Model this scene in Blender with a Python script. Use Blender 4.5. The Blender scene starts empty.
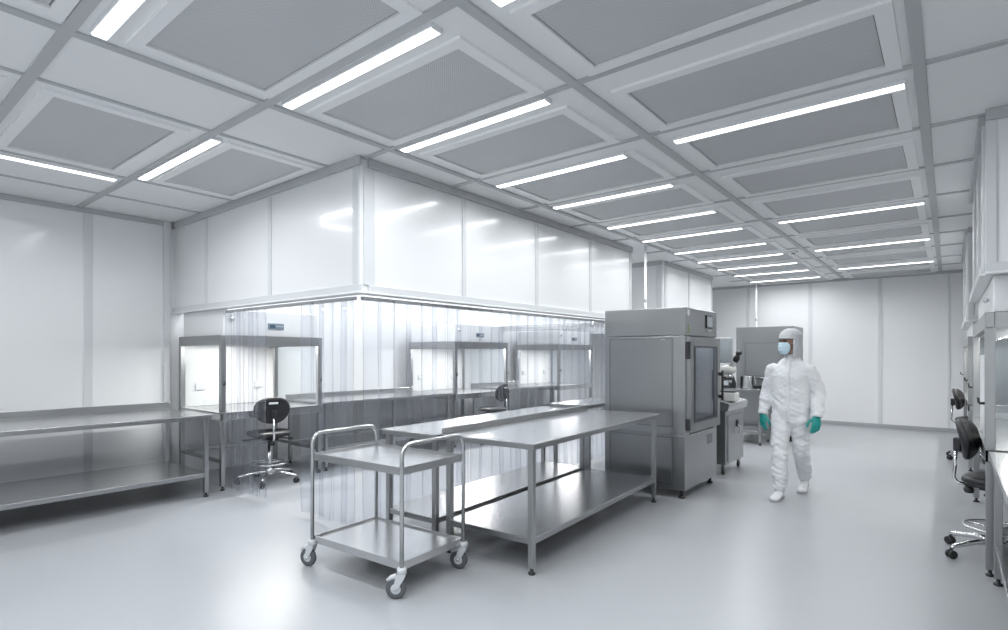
import bpy, bmesh, math, random
from mathutils import Vector, Matrix, noise
from mathutils.bvhtree import BVHTree
random.seed(4)
PI = math.pi
scn = bpy.context.scene
C = scn.collection

# ------------------------------------------------------------------ materials
def nt(name):
    m = bpy.data.materials.new(name); m.use_nodes = True
    n = m.node_tree.nodes; l = m.node_tree.links
    return m, n, l, n['Principled BSDF']
def plain(name, col, rough=.4, metal=0, coat=0, spec=.5, var=.03, scale=6, bump=0, bscale=40):
    m, n, l, p = nt(name)
    p.inputs['Roughness'].default_value = rough; p.inputs['Metallic'].default_value = metal
    p.inputs['Coat Weight'].default_value = coat; p.inputs['Coat Roughness'].default_value = .12
    p.inputs['Specular IOR Level'].default_value = spec
    tc = n.new('ShaderNodeTexCoord'); nz = n.new('ShaderNodeTexNoise'); nz.inputs['Scale'].default_value = scale
    nz.inputs['Detail'].default_value = 4
    l.new(tc.outputs['Object'], nz.inputs['Vector'])
    rp = n.new('ShaderNodeMapRange'); rp.inputs['To Min'].default_value = 1 - var; rp.inputs['To Max'].default_value = 1 + var
    l.new(nz.outputs['Fac'], rp.inputs['Value'])
    mx = n.new('ShaderNodeMix'); mx.data_type = 'RGBA'; mx.blend_type = 'MULTIPLY'; mx.inputs['Factor'].default_value = 1
    mx.inputs['A'].default_value = (*col, 1)
    l.new(rp.outputs['Result'], mx.inputs['B']); l.new(mx.outputs['Result'], p.inputs['Base Color'])
    if bump:
        b = n.new('ShaderNodeBump'); b.inputs['Strength'].default_value = bump; b.inputs['Distance'].default_value = .01
        z = n.new('ShaderNodeTexNoise'); z.inputs['Scale'].default_value = bscale; z.inputs['Detail'].default_value = 5
        l.new(tc.outputs['Object'], z.inputs['Vector']); l.new(z.outputs['Fac'], b.inputs['Height']); l.new(b.outputs['Normal'], p.inputs['Normal'])
    return m
def steel(name, col=(.6, .61, .62), rough=.3, stretch=(2, 2, 120), bump=.02, rv=.03):
    m, n, l, p = nt(name)
    p.inputs['Metallic'].default_value = 1
    tc = n.new('ShaderNodeTexCoord'); mp = n.new('ShaderNodeMapping'); mp.inputs['Scale'].default_value = stretch
    l.new(tc.outputs['Object'], mp.inputs['Vector'])
    nz = n.new('ShaderNodeTexNoise'); nz.inputs['Scale'].default_value = 3; nz.inputs['Detail'].default_value = 2
    l.new(mp.outputs['Vector'], nz.inputs['Vector'])
    r = n.new('ShaderNodeMapRange'); r.inputs['To Min'].default_value = rough - rv; r.inputs['To Max'].default_value = rough + rv
    l.new(nz.outputs['Fac'], r.inputs['Value']); l.new(r.outputs['Result'], p.inputs['Roughness'])
    n2 = n.new('ShaderNodeTexNoise'); n2.inputs['Scale'].default_value = 1.6; n2.inputs['Detail'].default_value = 1
    l.new(tc.outputs['Object'], n2.inputs['Vector'])
    r2 = n.new('ShaderNodeMapRange'); r2.inputs['To Min'].default_value = .9; r2.inputs['To Max'].default_value = 1.08
    l.new(n2.outputs['Fac'], r2.inputs['Value'])
    mx = n.new('ShaderNodeMix'); mx.data_type = 'RGBA'; mx.blend_type = 'MULTIPLY'; mx.inputs['Factor'].default_value = 1
    mx.inputs['A'].default_value = (*col, 1); l.new(r2.outputs['Result'], mx.inputs['B']); l.new(mx.outputs['Result'], p.inputs['Base Color'])
    return m
def emit(name, col, s):
    m, n, l, p = nt(name)
    p.inputs['Base Color'].default_value = (*[c * .9 for c in col], 1)
    m.cycles.emission_sampling = 'NONE'
    p.inputs['Emission Color'].default_value = (*col, 1); p.inputs['Emission Strength'].default_value = s
    return m
def clear(name, tint, gl_rough=.08, haze=.04, gl=1.0):
    m = bpy.data.materials.new(name); m.use_nodes = True
    n = m.node_tree.nodes; l = m.node_tree.links; n.clear()
    out = n.new('ShaderNodeOutputMaterial')
    tr = n.new('ShaderNodeBsdfTransparent'); tr.inputs['Color'].default_value = (*tint, 1)
    df = n.new('ShaderNodeBsdfDiffuse'); df.inputs['Color'].default_value = (.8, .84, .95, 1)
    tl = n.new('ShaderNodeBsdfTranslucent'); tl.inputs['Color'].default_value = (.8, .84, .95, 1)
    dt = n.new('ShaderNodeMixShader'); l.new(df.outputs[0], dt.inputs[1]); l.new(tl.outputs[0], dt.inputs[2])
    m1 = n.new('ShaderNodeMixShader'); m1.inputs['Fac'].default_value = haze
    l.new(tr.outputs[0], m1.inputs[1]); l.new(dt.outputs[0], m1.inputs[2])
    gs = n.new('ShaderNodeBsdfGlossy'); gs.inputs['Roughness'].default_value = gl_rough
    lw = n.new('ShaderNodeLayerWeight'); lw.inputs['Blend'].default_value = .5      # Schlick curve, the same on both faces of the sheet
    pw = n.new('ShaderNodeMath'); pw.operation = 'POWER'; pw.inputs[1].default_value = 4; l.new(lw.outputs['Facing'], pw.inputs[0])
    mu = n.new('ShaderNodeMath'); mu.operation = 'MULTIPLY_ADD'; mu.inputs[1].default_value = .6 * gl; mu.inputs[2].default_value = .035 * gl; l.new(pw.outputs[0], mu.inputs[0])
    m2 = n.new('ShaderNodeMixShader'); l.new(mu.outputs[0], m2.inputs['Fac'])
    l.new(m1.outputs[0], m2.inputs[1]); l.new(gs.outputs[0], m2.inputs[2]); l.new(m2.outputs[0], out.inputs['Surface'])
    return m
def perforated():
    m, n, l, p = nt('perforated grille')
    p.inputs['Roughness'].default_value = .5
    tc = n.new('ShaderNodeTexCoord'); sp = n.new('ShaderNodeSeparateXYZ'); l.new(tc.outputs['Object'], sp.inputs[0])
    def sn(o, k):
        a = n.new('ShaderNodeMath'); a.operation = 'MULTIPLY'; a.inputs[1].default_value = k; l.new(o, a.inputs[0])
        s = n.new('ShaderNodeMath'); s.operation = 'SINE'; l.new(a.outputs[0], s.inputs[0]); return s.outputs[0]
    k = 2 * PI / .016
    mu = n.new('ShaderNodeMath'); mu.operation = 'MULTIPLY'; l.new(sn(sp.outputs[0], k), mu.inputs[0]); l.new(sn(sp.outputs[1], k), mu.inputs[1])
    r = n.new('ShaderNodeMapRange'); r.inputs['From Min'].default_value = .15; r.inputs['From Max'].default_value = .45
    l.new(mu.outputs[0], r.inputs['Value'])
    nz = n.new('ShaderNodeTexNoise'); nz.inputs['Scale'].default_value = 1.6; nz.inputs['Detail'].default_value = 3; l.new(tc.outputs['Object'], nz.inputs['Vector'])
    mr = n.new('ShaderNodeMapRange'); mr.inputs['To Min'].default_value = .93; mr.inputs['To Max'].default_value = 1.06; l.new(nz.outputs['Fac'], mr.inputs['Value'])
    mx = n.new('ShaderNodeMix'); mx.data_type = 'RGBA'; mx.inputs['A'].default_value = (.65, .66, .675, 1); mx.inputs['B'].default_value = (.46, .465, .48, 1)
    l.new(r.outputs['Result'], mx.inputs['Factor'])
    m3 = n.new('ShaderNodeMix'); m3.data_type = 'RGBA'; m3.blend_type = 'MULTIPLY'; m3.inputs['Factor'].default_value = 1
    l.new(mx.outputs['Result'], m3.inputs['A']); l.new(mr.outputs['Result'], m3.inputs['B']); l.new(m3.outputs['Result'], p.inputs['Base Color'])
    return m

M = dict(
    wall=plain('wall panel', (.86, .868, .878), .28, coat=.5, var=.012, scale=1.5),
    post=plain('aluminium joint', (.70, .715, .73), .35, var=.02),
    ceil=plain('ceiling panel', (.92, .925, .93), .5, var=.02, scale=1.5),
    grid=plain('ceiling rail', (.50, .515, .525), .45, var=.03),
    frame=plain('filter frame', (.93, .935, .94), .45, var=.02),
    gap=plain('dark recess', (.10, .10, .11), .6),
    trim=plain('grey cove', (.50, .51, .525), .4, var=.03),
    floor=plain('epoxy floor', (.375, .388, .408), .30, coat=.0, spec=.45, var=.035, scale=2.0),
    skirt=plain('skirting', (.40, .41, .43), .4),
    steel=steel('brushed steel'),
    steelv=steel('frame steel', (.40, .407, .41), .30, (3, 3, 1), 0, .012),  # on table aprons this darker tone stands in for shade
    steelc=steel('cabinet skin', (.37, .377, .38), .28, (3, 3, 1), 0, .012),
    steeld=steel('dark steel', (.26, .27, .275), .34, (3, 3, 1), 0, .012),
    steelt=steel('table steel', (.58, .585, .59), .25, (1, 1, 1), 0, .004),
    tube=steel('tube steel', (.55, .56, .565), .2, (2, 2, 2), .02),
    chrome=plain('chrome', (.8, .8, .81), .09, metal=1, var=.02),
    liner=plain('hood liner', (.74, .745, .745), .3, metal=.25, var=.02),
    white=plain('white enamel', (.86, .87, .88), .3, var=.015),
    offw=plain('instrument white', (.78, .77, .74), .4),
    black=plain('black polyurethane', (.014, .014, .016), .45, var=.1, bump=.1, bscale=120),
    blackp=plain('black plastic', (.02, .02, .022), .4),
    rubber=plain('grey rubber', (.10, .105, .115), .6),
    greyp=plain('grey plastic', (.55, .57, .59), .4),
    bluep=plain('blue grey panel', (.21, .26, .32), .35),
    screen=plain('screen glass', (.52, .57, .60), .12, coat=.5),
    screend=plain('display glass', (.05, .09, .13), .12, coat=.5),
    green=plain('green indicator', (.45, .62, .18), .3),
    cloth=plain('cleanroom fabric', (.76, .77, .79), .75, spec=.25, var=.03, scale=14, bump=.35, bscale=26),
    cap=plain('bouffant fabric', (.66, .67, .69), .8, spec=.2, var=.1, scale=60, bump=.6, bscale=70),
    mask=plain('mask fabric', (.60, .76, .86), .7, spec=.2),
    glove=plain('nitrile glove', (.018, .30, .27), .42, var=.08, scale=20),
    skin=plain('skin', (.38, .23, .17), .5),
    eye=plain('eye', (.05, .04, .035), .2),
    light=emit('led diffuser', (.95, .98, 1.0), 4),
    hoodlamp=emit('hood lamp', (1.0, .985, .96), 5),
    glass=clear('pane glass', (.95, .965, .97), .03, .015, .8),
    dglass=clear('door glass', (.80, .83, .88), .06, .10, 1.6),
    pvc=clear('pvc strip', (.972, .977, .992), .10, .013, .9),
    grille=perforated(),
)

# ------------------------------------------------------------------ mesh builder
class MB:
    def __init__(s): s.bm = bmesh.new()
    def box(s, x0, x1, y0, y1, z0, z1, bv=0.0, mat=None):
        x0, x1 = min(x0, x1), max(x0, x1); y0, y1 = min(y0, y1), max(y0, y1); z0, z1 = min(z0, z1), max(z0, z1)
        b = bmesh.new(); bmesh.ops.create_cube(b, size=1)
        bmesh.ops.scale(b, vec=(x1 - x0, y1 - y0, z1 - z0), verts=b.verts)
        if bv:
            bv = min(bv, .45 * min(x1 - x0, y1 - y0, z1 - z0))
            bmesh.ops.bevel(b, geom=b.edges[:], offset=bv, segments=2, affect='EDGES', profile=.5)
        bmesh.ops.translate(b, vec=((x0 + x1) / 2, (y0 + y1) / 2, (z0 + z1) / 2), verts=b.verts)
        if mat: bmesh.ops.transform(b, matrix=mat, verts=b.verts)
        s.add(b); return s
    def add(s, b):
        me = bpy.data.meshes.new('t'); b.to_mesh(me); b.free(); s.bm.from_mesh(me); bpy.data.meshes.remove(me)
    def rings(s, rings, caps=True, closed=False, smooth=True):
        vs = [[s.bm.verts.new(p) for p in r] for r in rings]
        n = len(vs[0]); k = len(vs)
        for i in range(k if closed else k - 1):
            a, b = vs[i], vs[(i + 1) % k]
            for j in range(n):
                f = s.bm.faces.new((a[j], a[(j + 1) % n], b[(j + 1) % n], b[j])); f.smooth = smooth
        if caps and not closed:
            s.bm.faces.new(vs[0][::-1]); s.bm.faces.new(vs[-1])
        return s
    def tube(s, pts, r, seg=12, closed=False, caps=True):
        pts = [Vector(p) for p in pts]; n = len(pts); R = []
        rr = r if isinstance(r, (list, tuple)) else [r] * n
        t0 = (pts[1] - pts[0]).normalized(); u = t0.orthogonal().normalized()
        for i, p in enumerate(pts):
            a = pts[(i - 1) % n] if (closed or i > 0) else p; b = pts[(i + 1) % n] if (closed or i < n - 1) else p
            t = (b - a).normalized(); u = (u - t * u.dot(t)).normalized(); v = t.cross(u)
            R.append([p + (u * math.cos(q) + v * math.sin(q)) * rr[i] for q in [2 * PI * k / seg for k in range(seg)]])
        return s.rings(R, caps, closed)
    def cyl(s, p0, p1, r, seg=20, r2=None):
        return s.tube([p0, p1], [r, r if r2 is None else r2], seg)
    def lathe(s, prof, c=(0, 0, 0), axis='z', seg=24):
        R = []
        for r, h in prof:
            ring = []
            for k in range(seg):
                q = 2 * PI * k / seg; a, b = max(r, 1e-4) * math.cos(q), max(r, 1e-4) * math.sin(q)
                p = {'z': (a, b, h), 'x': (h, a, b), 'y': (b, h, a)}[axis]
                ring.append((c[0] + p[0], c[1] + p[1], c[2] + p[2]))
            R.append(ring)
        return s.rings(R)
    def ell(s, c, rx, ry, rz, seg=20, mat=None):
        b = bmesh.new(); bmesh.ops.create_uvsphere(b, u_segments=seg, v_segments=max(8, seg * 2 // 3), radius=1)
        bmesh.ops.scale(b, vec=(rx, ry, rz), verts=b.verts)
        if mat: bmesh.ops.transform(b, matrix=mat, verts=b.verts)
        bmesh.ops.translate(b, vec=c, verts=b.verts)
        for f in b.faces: f.smooth = True
        s.add(b); return s
    def prism(s, poly, ax, a0, a1, bv=0):
        # poly: 2-D points in the plane across axis ax, extruded from a0 to a1
        def P(u, v, a): return {'x': (a, u, v), 'y': (u, a, v), 'z': (u, v, a)}[ax]
        b = bmesh.new()
        A = [b.verts.new(P(u, v, a0)) for u, v in poly]; B = [b.verts.new(P(u, v, a1)) for u, v in poly]
        n = len(poly)
        b.faces.new(A[::-1]); b.faces.new(B)
        for j in range(n): b.faces.new((A[j], A[(j + 1) % n], B[(j + 1) % n], B[j]))
        bmesh.ops.recalc_face_normals(b, faces=b.faces)
        if bv: bmesh.ops.bevel(b, geom=b.edges[:], offset=bv, segments=2, affect='EDGES', profile=.5)
        s.add(b); return s
    def frame(s, ax, a0, a1, u0, u1, v0, v1, w, w2=None):
        # rectangular ring in the plane across ax
        w2 = w if w2 is None else w2
        def bx(ua, ub, va, vb):
            if ax == 'x': s.box(a0, a1, ua, ub, va, vb)
            elif ax == 'y': s.box(ua, ub, a0, a1, va, vb)
            else: s.box(ua, ub, va, vb, a0, a1)
        bx(u0, u1, v0, v0 + w2); bx(u0, u1, v1 - w2, v1); bx(u0, u0 + w, v0 + w2, v1 - w2); bx(u1 - w, u1, v0 + w2, v1 - w2)
        return s
    def build(s, name, mat, parent=None, label=None):
        bmesh.ops.recalc_face_normals(s.bm, faces=s.bm.faces)
        me = bpy.data.meshes.new(name); s.bm.to_mesh(me); s.bm.free()
        me.materials.append(M[mat] if isinstance(mat, str) else mat)
        o = bpy.data.objects.new(name, me); C.objects.link(o)
        if parent: o.parent = parent
        if label: o['label'] = label
        return o
def thing(name, label, cat, loc=(0, 0, 0), rz=0, group=None):
    o = bpy.data.objects.new(name, None); C.objects.link(o); o.empty_display_size = .1
    o.location = loc; o.rotation_euler = (0, 0, rz); o['label'] = label; o['category'] = cat
    if group: o['group'] = group
    return o
def tag(o, label, cat, group=None):
    o['label'] = label; o['category'] = cat
    if group: o['group'] = group
    return o
def struct(o):
    o['kind'] = 'structure'; return o
def copy_tree(o, parent=None):
    c = o.copy(); C.objects.link(c)
    if parent: c.parent = parent
    for ch in list(o.children): copy_tree(ch, c)
    return c
ORD = ['first', 'second', 'third', 'fourth', 'fifth', 'sixth', 'seventh', 'eighth', 'ninth', 'tenth', 'eleventh', 'twelfth', 'thirteenth', 'fourteenth', 'fifteenth']

# ------------------------------------------------------------------ the room
CZ = 3.14; XL = -7.53; XR = 2.6; YN = -3.2; YF = 13.85
BX, BY, BZ = -3.80, 2.84, 2.03          # bulkhead: side plane, front plane, underside
struct(MB().box(XL - .15, XR + .15, YN - .15, YF + .15, -.1, 0).build('floor', 'floor'))
struct(MB().box(XL - .15, XR + .15, YN - .15, YF + .15, CZ, CZ + .1).build('ceiling', 'ceil'))
wl = struct(MB().box(XL - .1, XL, YN, YF, 0, CZ).build('wall_left', 'wall'))
wf = struct(MB().box(XL, XR, YF, YF + .1, 0, CZ).build('wall_far', 'wall'))
struct(MB().box(XR, XR + .1, YN, YF, 0, CZ).build('wall_right', 'wall'))
struct(MB().box(XL, XR, YN - .1, YN, 0, CZ).build('wall_near', 'wall'))
tn = [0]
def trim(mb, mat='grid'):
    tn[0] += 1; return struct(mb.build('trim_%d' % tn[0], mat))
# skirting
struct(MB().box(XL, XR, YF - .02, YF, 0, .075, .004).build('baseboard_far', 'skirt'))
struct(MB().box(XL, XL + .02, YN, BY - .1, 0, .075, .004).build('baseboard_left', 'skirt'))
# wall panel joints
for y in (.65, 1.95): trim(MB().box(XL, XL + .012, y - .04, y + .04, .075, CZ - .05, .003), 'post')
trim(MB().box(XL, XL + .05, BY - .13, BY - .06, 0, CZ, .006), 'post')
for x in (-3.7, -2.40, -1.115): trim(MB().box(x - .035, x + .035, YF - .012, YF, .075, CZ - .05, .003), 'post')
trim(MB().box(-.02, .02, YF - .012, YF, .075, CZ - .05, .003), 'post')
# cove where the ceiling meets the walls
trim(MB().box(XL, XL + .03, YN, BY - .06, CZ - .055, CZ - .001, .006), 'trim')
trim(MB().box(XL, XR, YF - .03, YF, CZ - .055, CZ - .001, .006), 'trim')

# ceiling rails
YC = [-.25, .81, 1.86, 2.88, 3.9, 5.0, 6.07, 7.2, 8.4, 9.45, 10.55, 11.75, 12.8]
XLn, XM, XRr = -3.47, -1.76, -.132
gz0 = CZ - .014
trim(MB().box(XLn - .028, XLn + .028, YN, YF, gz0, CZ + .002, .003))
trim(MB().box(XM - .03, XM + .03, YN, YF, gz0 - .002, CZ + .002, .003))
trim(MB().box(XRr - .03, XRr + .03, YN, YF, gz0 - .002, CZ + .002, .003))
for x in (-4.21, -5.93, -6.72): trim(MB().box(x - .016, x + .016, YN, BY, gz0 + .003, CZ + .002, .002))
for y in YC:
    w = .03 if y < 2 else .022
    trim(MB().box(XL if y < BY else BX, XR, y - w, y + w, gz0 + .001, CZ + .002, .002))

# filter units in the ceiling
def filter_unit(x0, x1, y0, y1, label, group):
    t = thing('filter_unit', label, 'ceiling filter', ((x0 + x1) / 2, (y0 + y1) / 2, CZ - .018), 0, group)
    a, b = (x1 - x0) / 2, (y1 - y0) / 2
    MB().frame('z', 0, .018, -a - .075, a + .075, -b - .068, b + .068, .075, .068).build('frame', 'frame', t)
    MB().box(-a, a, -b, b, .016, .018).build('recess', 'gap', t)  # dark backing: shade of the gap round the grille put into colour
    MB().box(-a + .006, a - .006, -b + .006, b - .006, .013, .016).build('grille', 'grille', t)
nY = len(YC)
for col, (x0, x1, nm) in enumerate([(-3.29, -2.03, 'the column left of the middle rail'), (-1.56, -.28, 'the column right of the middle rail')]):
    for i in range(nY):
        y0 = YC[i]; y1 = YC[i + 1] if i + 1 < nY else YF
        k = nY - 1 - i
        filter_unit(x0, x1, y0 + .29, y1 - .105, 'grey ceiling filter, %s from the far wall in %s' % (ORD[k], nm), 'ceiling filters in ' + nm)
for (y0, y1, lb) in ((-.05, .66, 'grey ceiling filter cut off by the left edge of the photo above the bench'),
                     (.96, 1.665, 'grey ceiling filter over the left bench beside the light parallel to the wall'),
                     (2.07, 2.70, 'grey ceiling filter directly before the curtained enclosure at the left wall')):
    filter_unit(-5.74, -4.39, y0, y1, lb, 'ceiling filters over the left bay')

# every lamp is an area light lying on its diffuser
def area(name, sx, sy, radiance, spread, parent, loc, rot=(0, 0, 0), col=(.95, .98, 1.0)):
    d = bpy.data.lights.new(name, 'AREA'); d.shape = 'RECTANGLE'; d.size = sx; d.size_y = sy; d.color = col
    d.energy = radiance * PI * sx * sy; d.spread = spread
    o = bpy.data.objects.new(name, d); C.objects.link(o); o.parent = parent; o.location = loc; o.rotation_euler = rot
    return o
LAMP = 60
# ceiling lights
def lamp(x0, x1, y0, y1, label, group):
    t = thing('ceiling_light', label, 'ceiling light', ((x0 + x1) / 2, (y0 + y1) / 2, CZ - .03), 0, group)
    a, b = (x1 - x0) / 2, (y1 - y0) / 2
    MB().box(-a - .006, a + .006, -b - .006, b + .006, .006, .03, .002).build('housing', 'white', t)
    MB().box(-a + .004, a - .004, -b + .003, b - .003, 0, .007, .002).build('diffuser', 'light', t)
    area('light_source', 2 * a - .012, 2 * b - .012, LAMP, math.radians(166), t, (0, 0, -.0015))
    for s in (-1, 1):
        if a > b: m = MB().box(s * (a - .004), s * (a + .004), -b, b, .0005, .02, .002)
        else: m = MB().box(-a, a, s * (b - .004), s * (b + .004), .0005, .02, .002)
        m.build('end_cap', 'white', t)
LW = .034
LY = [-2.3, -1.2, -.13, .92, 1.95, 2.94, 4.14, 5.13, 6.38, 7.44, 8.65, 9.72, 10.82, 11.88, 13.08]  # rearmost entries, behind the camera, are added to brighten the ceiling
for i, y in enumerate(LY):
    sh = -.008 * max(0, i - 4)
    lamp(-3.37 + sh, -1.99 - (.05 if i > 5 else 0) + sh * .6, y - LW, y + LW, 'bright linear ceiling light, %s from the far wall in the row above the tables' % ORD[len(LY) - 1 - i], 'ceiling lights in the row above the tables')
RY = [-1.9, .0, 1.97, 4.11, 7.42, 9.76, 12.12]  # the rearmost lamp is out of view, added for more light
for i, y in enumerate(RY):
    lamp(-1.625, -.205, y - LW, y + LW, 'bright linear ceiling light, %s from the far wall in the row above the walkway' % ORD[len(RY) - 1 - i], 'ceiling lights in the row above the walkway')
lamp(-6.02 - LW, -6.02 + LW, .36, 1.77, 'bright linear ceiling light running parallel to the left wall above the bench', 'ceiling lights over the left bay')
lamp(-5.80, -4.30, 1.915 - LW, 1.915 + LW, 'bright linear ceiling light across the left bay just before the curtained enclosure', 'ceiling lights over the left bay')
lamp(-5.80, -4.30, -1.1 - LW, -1.1 + LW, 'unseen linear light added over the near end of the left bay', 'ceiling lights over the left bay')  # behind the view, added for more bounce onto the ceiling
for i, y in enumerate((-2.2, -1.0, .4)): lamp(.6, 2.0, y - LW, y + LW, 'unseen linear light added over the near right bay, %s from the near wall' % ORD[i], 'unseen lights added over the near right bay')  # out of view, added to brighten the ceiling on the right
for y in (3.4, 4.6, 5.8, 7.0): lamp(-7.25, -5.85, y - LW, y + LW, 'unseen linear light added over the hood side of the enclosure, %s from the front' % ORD[int((y - 3.3) / 1.2)], 'unseen lights added inside the enclosure')  # added behind the bulkhead to brighten the space past the curtain
lamp(-7.25, -5.85, 8.55 - LW, 8.55 + LW, 'unseen linear light added in the gap between the two enclosures', 'unseen lights added inside the enclosure')  # hidden by the bulkhead, added to light the dark gap
lamp(-7.25, -5.85, 9.5 - LW, 9.5 + LW, 'unseen linear light added over the rear hood', 'unseen lights added inside the enclosure')  # unseen lamp added to lift the dark rear hood housing
for y in (3.5, 5.2, 6.9): lamp(-5.6, -4.2, y - LW, y + LW, 'unseen linear light added inside the curtained enclosure, %s from the chair' % ORD[int((y - 3.5) / 1.7)], 'unseen lights added inside the enclosure')  # hidden lamps, added because the interior needs light
lamp(-5.6, -4.2, 10.3, 10.38, 'unseen linear light added inside the rear enclosure', 'unseen lights added inside the enclosure')  # unseen lamp added to light the rear enclosure

t = thing('smoke_sensor', 'small flat sensor disc on the ceiling beside the far walkway lights', 'sensor', (-1.93, 9.75, CZ))
MB().lathe([(.0, -.03), (.05, -.03), (.065, -.015), (.065, 0)]).build('housing', 'white', t)
MB().lathe([(.0, -.038), (.03, -.038), (.03, -.03)]).build('sensor_ring', 'blackp', t)

# ------------------------------------------------------------------ bulkheads over the enclosures
def bulk_face(name, ax, a0, a1, plane, out, joints, z0=BZ, ext=0):
    """hanging wall running along ax from a0 to a1; `out` is +1/-1, the side it faces"""
    th = .08
    def bx(m, u0, u1, d0, d1, zz0, zz1, bv=.004):
        if ax == 'x': m.box(u0, u1, plane + out * d0, plane + out * d1, zz0, zz1, bv)
        else: m.box(plane + out * d0, plane + out * d1, u0, u1, zz0, zz1, bv)
    m = MB(); bx(m, a0, a1, -th, 0, z0, CZ, 0); o = struct(m.build(name, 'wall'))
    a1 += ext
    m = MB(); bx(m, a0, a1, 0, .03, CZ - .075, CZ - .001); trim(m, 'trim')
    m = MB(); bx(m, a0, a1, 0, .022, z0 - .0, z0 + .055); trim(m, 'post')
    m = MB(); bx(m, a0, a1, -th - .005, .028, z0 - .02, z0); trim(m, 'white')
    for j, w in joints:
        m = MB(); bx(m, j - w, j + w, 0, .014, z0 + .055, CZ - .075, .003); trim(m, 'post')
    return o
bulk_face('wall_enclosure_front', 'x', XL, BX, BY, -1, [(-6.62, .026), (-5.22, .026), (BX - .04, .04)], ext=.03)
bulk_face('wall_enclosure_side', 'y', BY + .08, 7.86, BX, 1, [(BY + .09, .055), (4.1, .026), (5.36, .026), (6.62, .026), (7.83, .028)])
bulk_face('wall_enclosure_back', 'x', XL, BX - .08, 7.86, 1, [(-4.2, .03)])
bulk_face('wall_rear_enclosure_front', 'x', XL, -3.88, 9.25, -1, [(-3.94, .05)])
bulk_face('wall_rear_enclosure_side', 'y', 9.33, 11.80, -3.88, 1, [(9.38, .05), (10.5, .024), (11.78, .02)])
bulk_face('wall_rear_enclosure_back', 'x', XL, -3.96, 11.80, 1, [])
RX = .19
bulk_face('wall_right_near_front', 'x', RX, XR, 4.93, -1, [(.22, .028), (.38, .015)], 2.06)
bulk_face('wall_right_near_side', 'y', 5.01, 7.5, RX, -1, [(5.06, .05), (5.7, .02), (6.6, .02)], 2.06)
bulk_face('wall_right_near_back', 'x', RX + .08, XR, 7.5, 1, [], 2.06)
bulk_face('wall_right_rear_front', 'x', RX, XR, 9.3, -1, [(.22, .03)], 1.95)
bulk_face('wall_right_rear_side', 'y', 9.38, 12.4, RX, -1, [(9.5, .04), (11, .03)], 1.95)
bulk_face('wall_right_rear_back', 'x', RX + .08, XR, 12.4, 1, [], 1.95)

# ------------------------------------------------------------------ strip curtains of clear plastic
def strip_mesh(w, h, seed):
    rnd = random.Random(seed); m = MB(); R = []
    n = 8; th = .0028; bow = .016 + .01 * rnd.random(); nz = 10
    for k in range(nz + 1):
        z = h * k / nz
        sw = .010 * math.sin(k * .7 + seed) * (1 - k / nz); tw = (.05 * math.sin(seed * 1.7) + .03 * math.sin(k * .5 + seed * 2.1)) * (1 - k / nz)
        ring = []
        for j in range(n + 1):
            u = -w / 2 + w * j / n; v = bow * (1 - (2 * j / n - 1) ** 2)
            ring.append((u, v + sw + tw * u, z))
        for j in range(n, -1, -1):
            u = -w / 2 + w * j / n; v = bow * (1 - (2 * j / n - 1) ** 2) - th
            ring.append((u, v + sw + tw * u, z))
        R.append(ring)
    m.rings(R); return m
def curtain(label, loc, rz, spans, length):
    t = thing('strip_curtain', label, 'strip curtain', loc, rz)
    MB().box(0, length, -.012, .012, -.05, -.02, .003).build('rail', 'tube', t)
    k = 0
    for a, b, w, pitch in spans:
        u = a
        while u + w * .5 < b:
            h = 1.93
            o = strip_mesh(w, h, k + len(label)).build('strip', 'pvc', t)
            o.location = (u + w / 2, (.014 if k % 2 else -.014), -.03 - h)
            o.rotation_euler.z = (random.random() - .5) * .16
            u += pitch * (.92 + .16 * random.random()); k += 1
    return t
curtain('clear plastic strip curtain hanging before the hood with the black chair', (-6.19, BY + .02, BZ - .02), 0,
        [(.0, .84, .17, .135), (1.5, 2.27, .19, .155)], 2.31)
curtain('long clear plastic strip curtain behind the steel tables', (BX - .045, BY + .05, BZ - .02), PI / 2, [(.0, 5.0, .2, .168)], 5.0)

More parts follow.
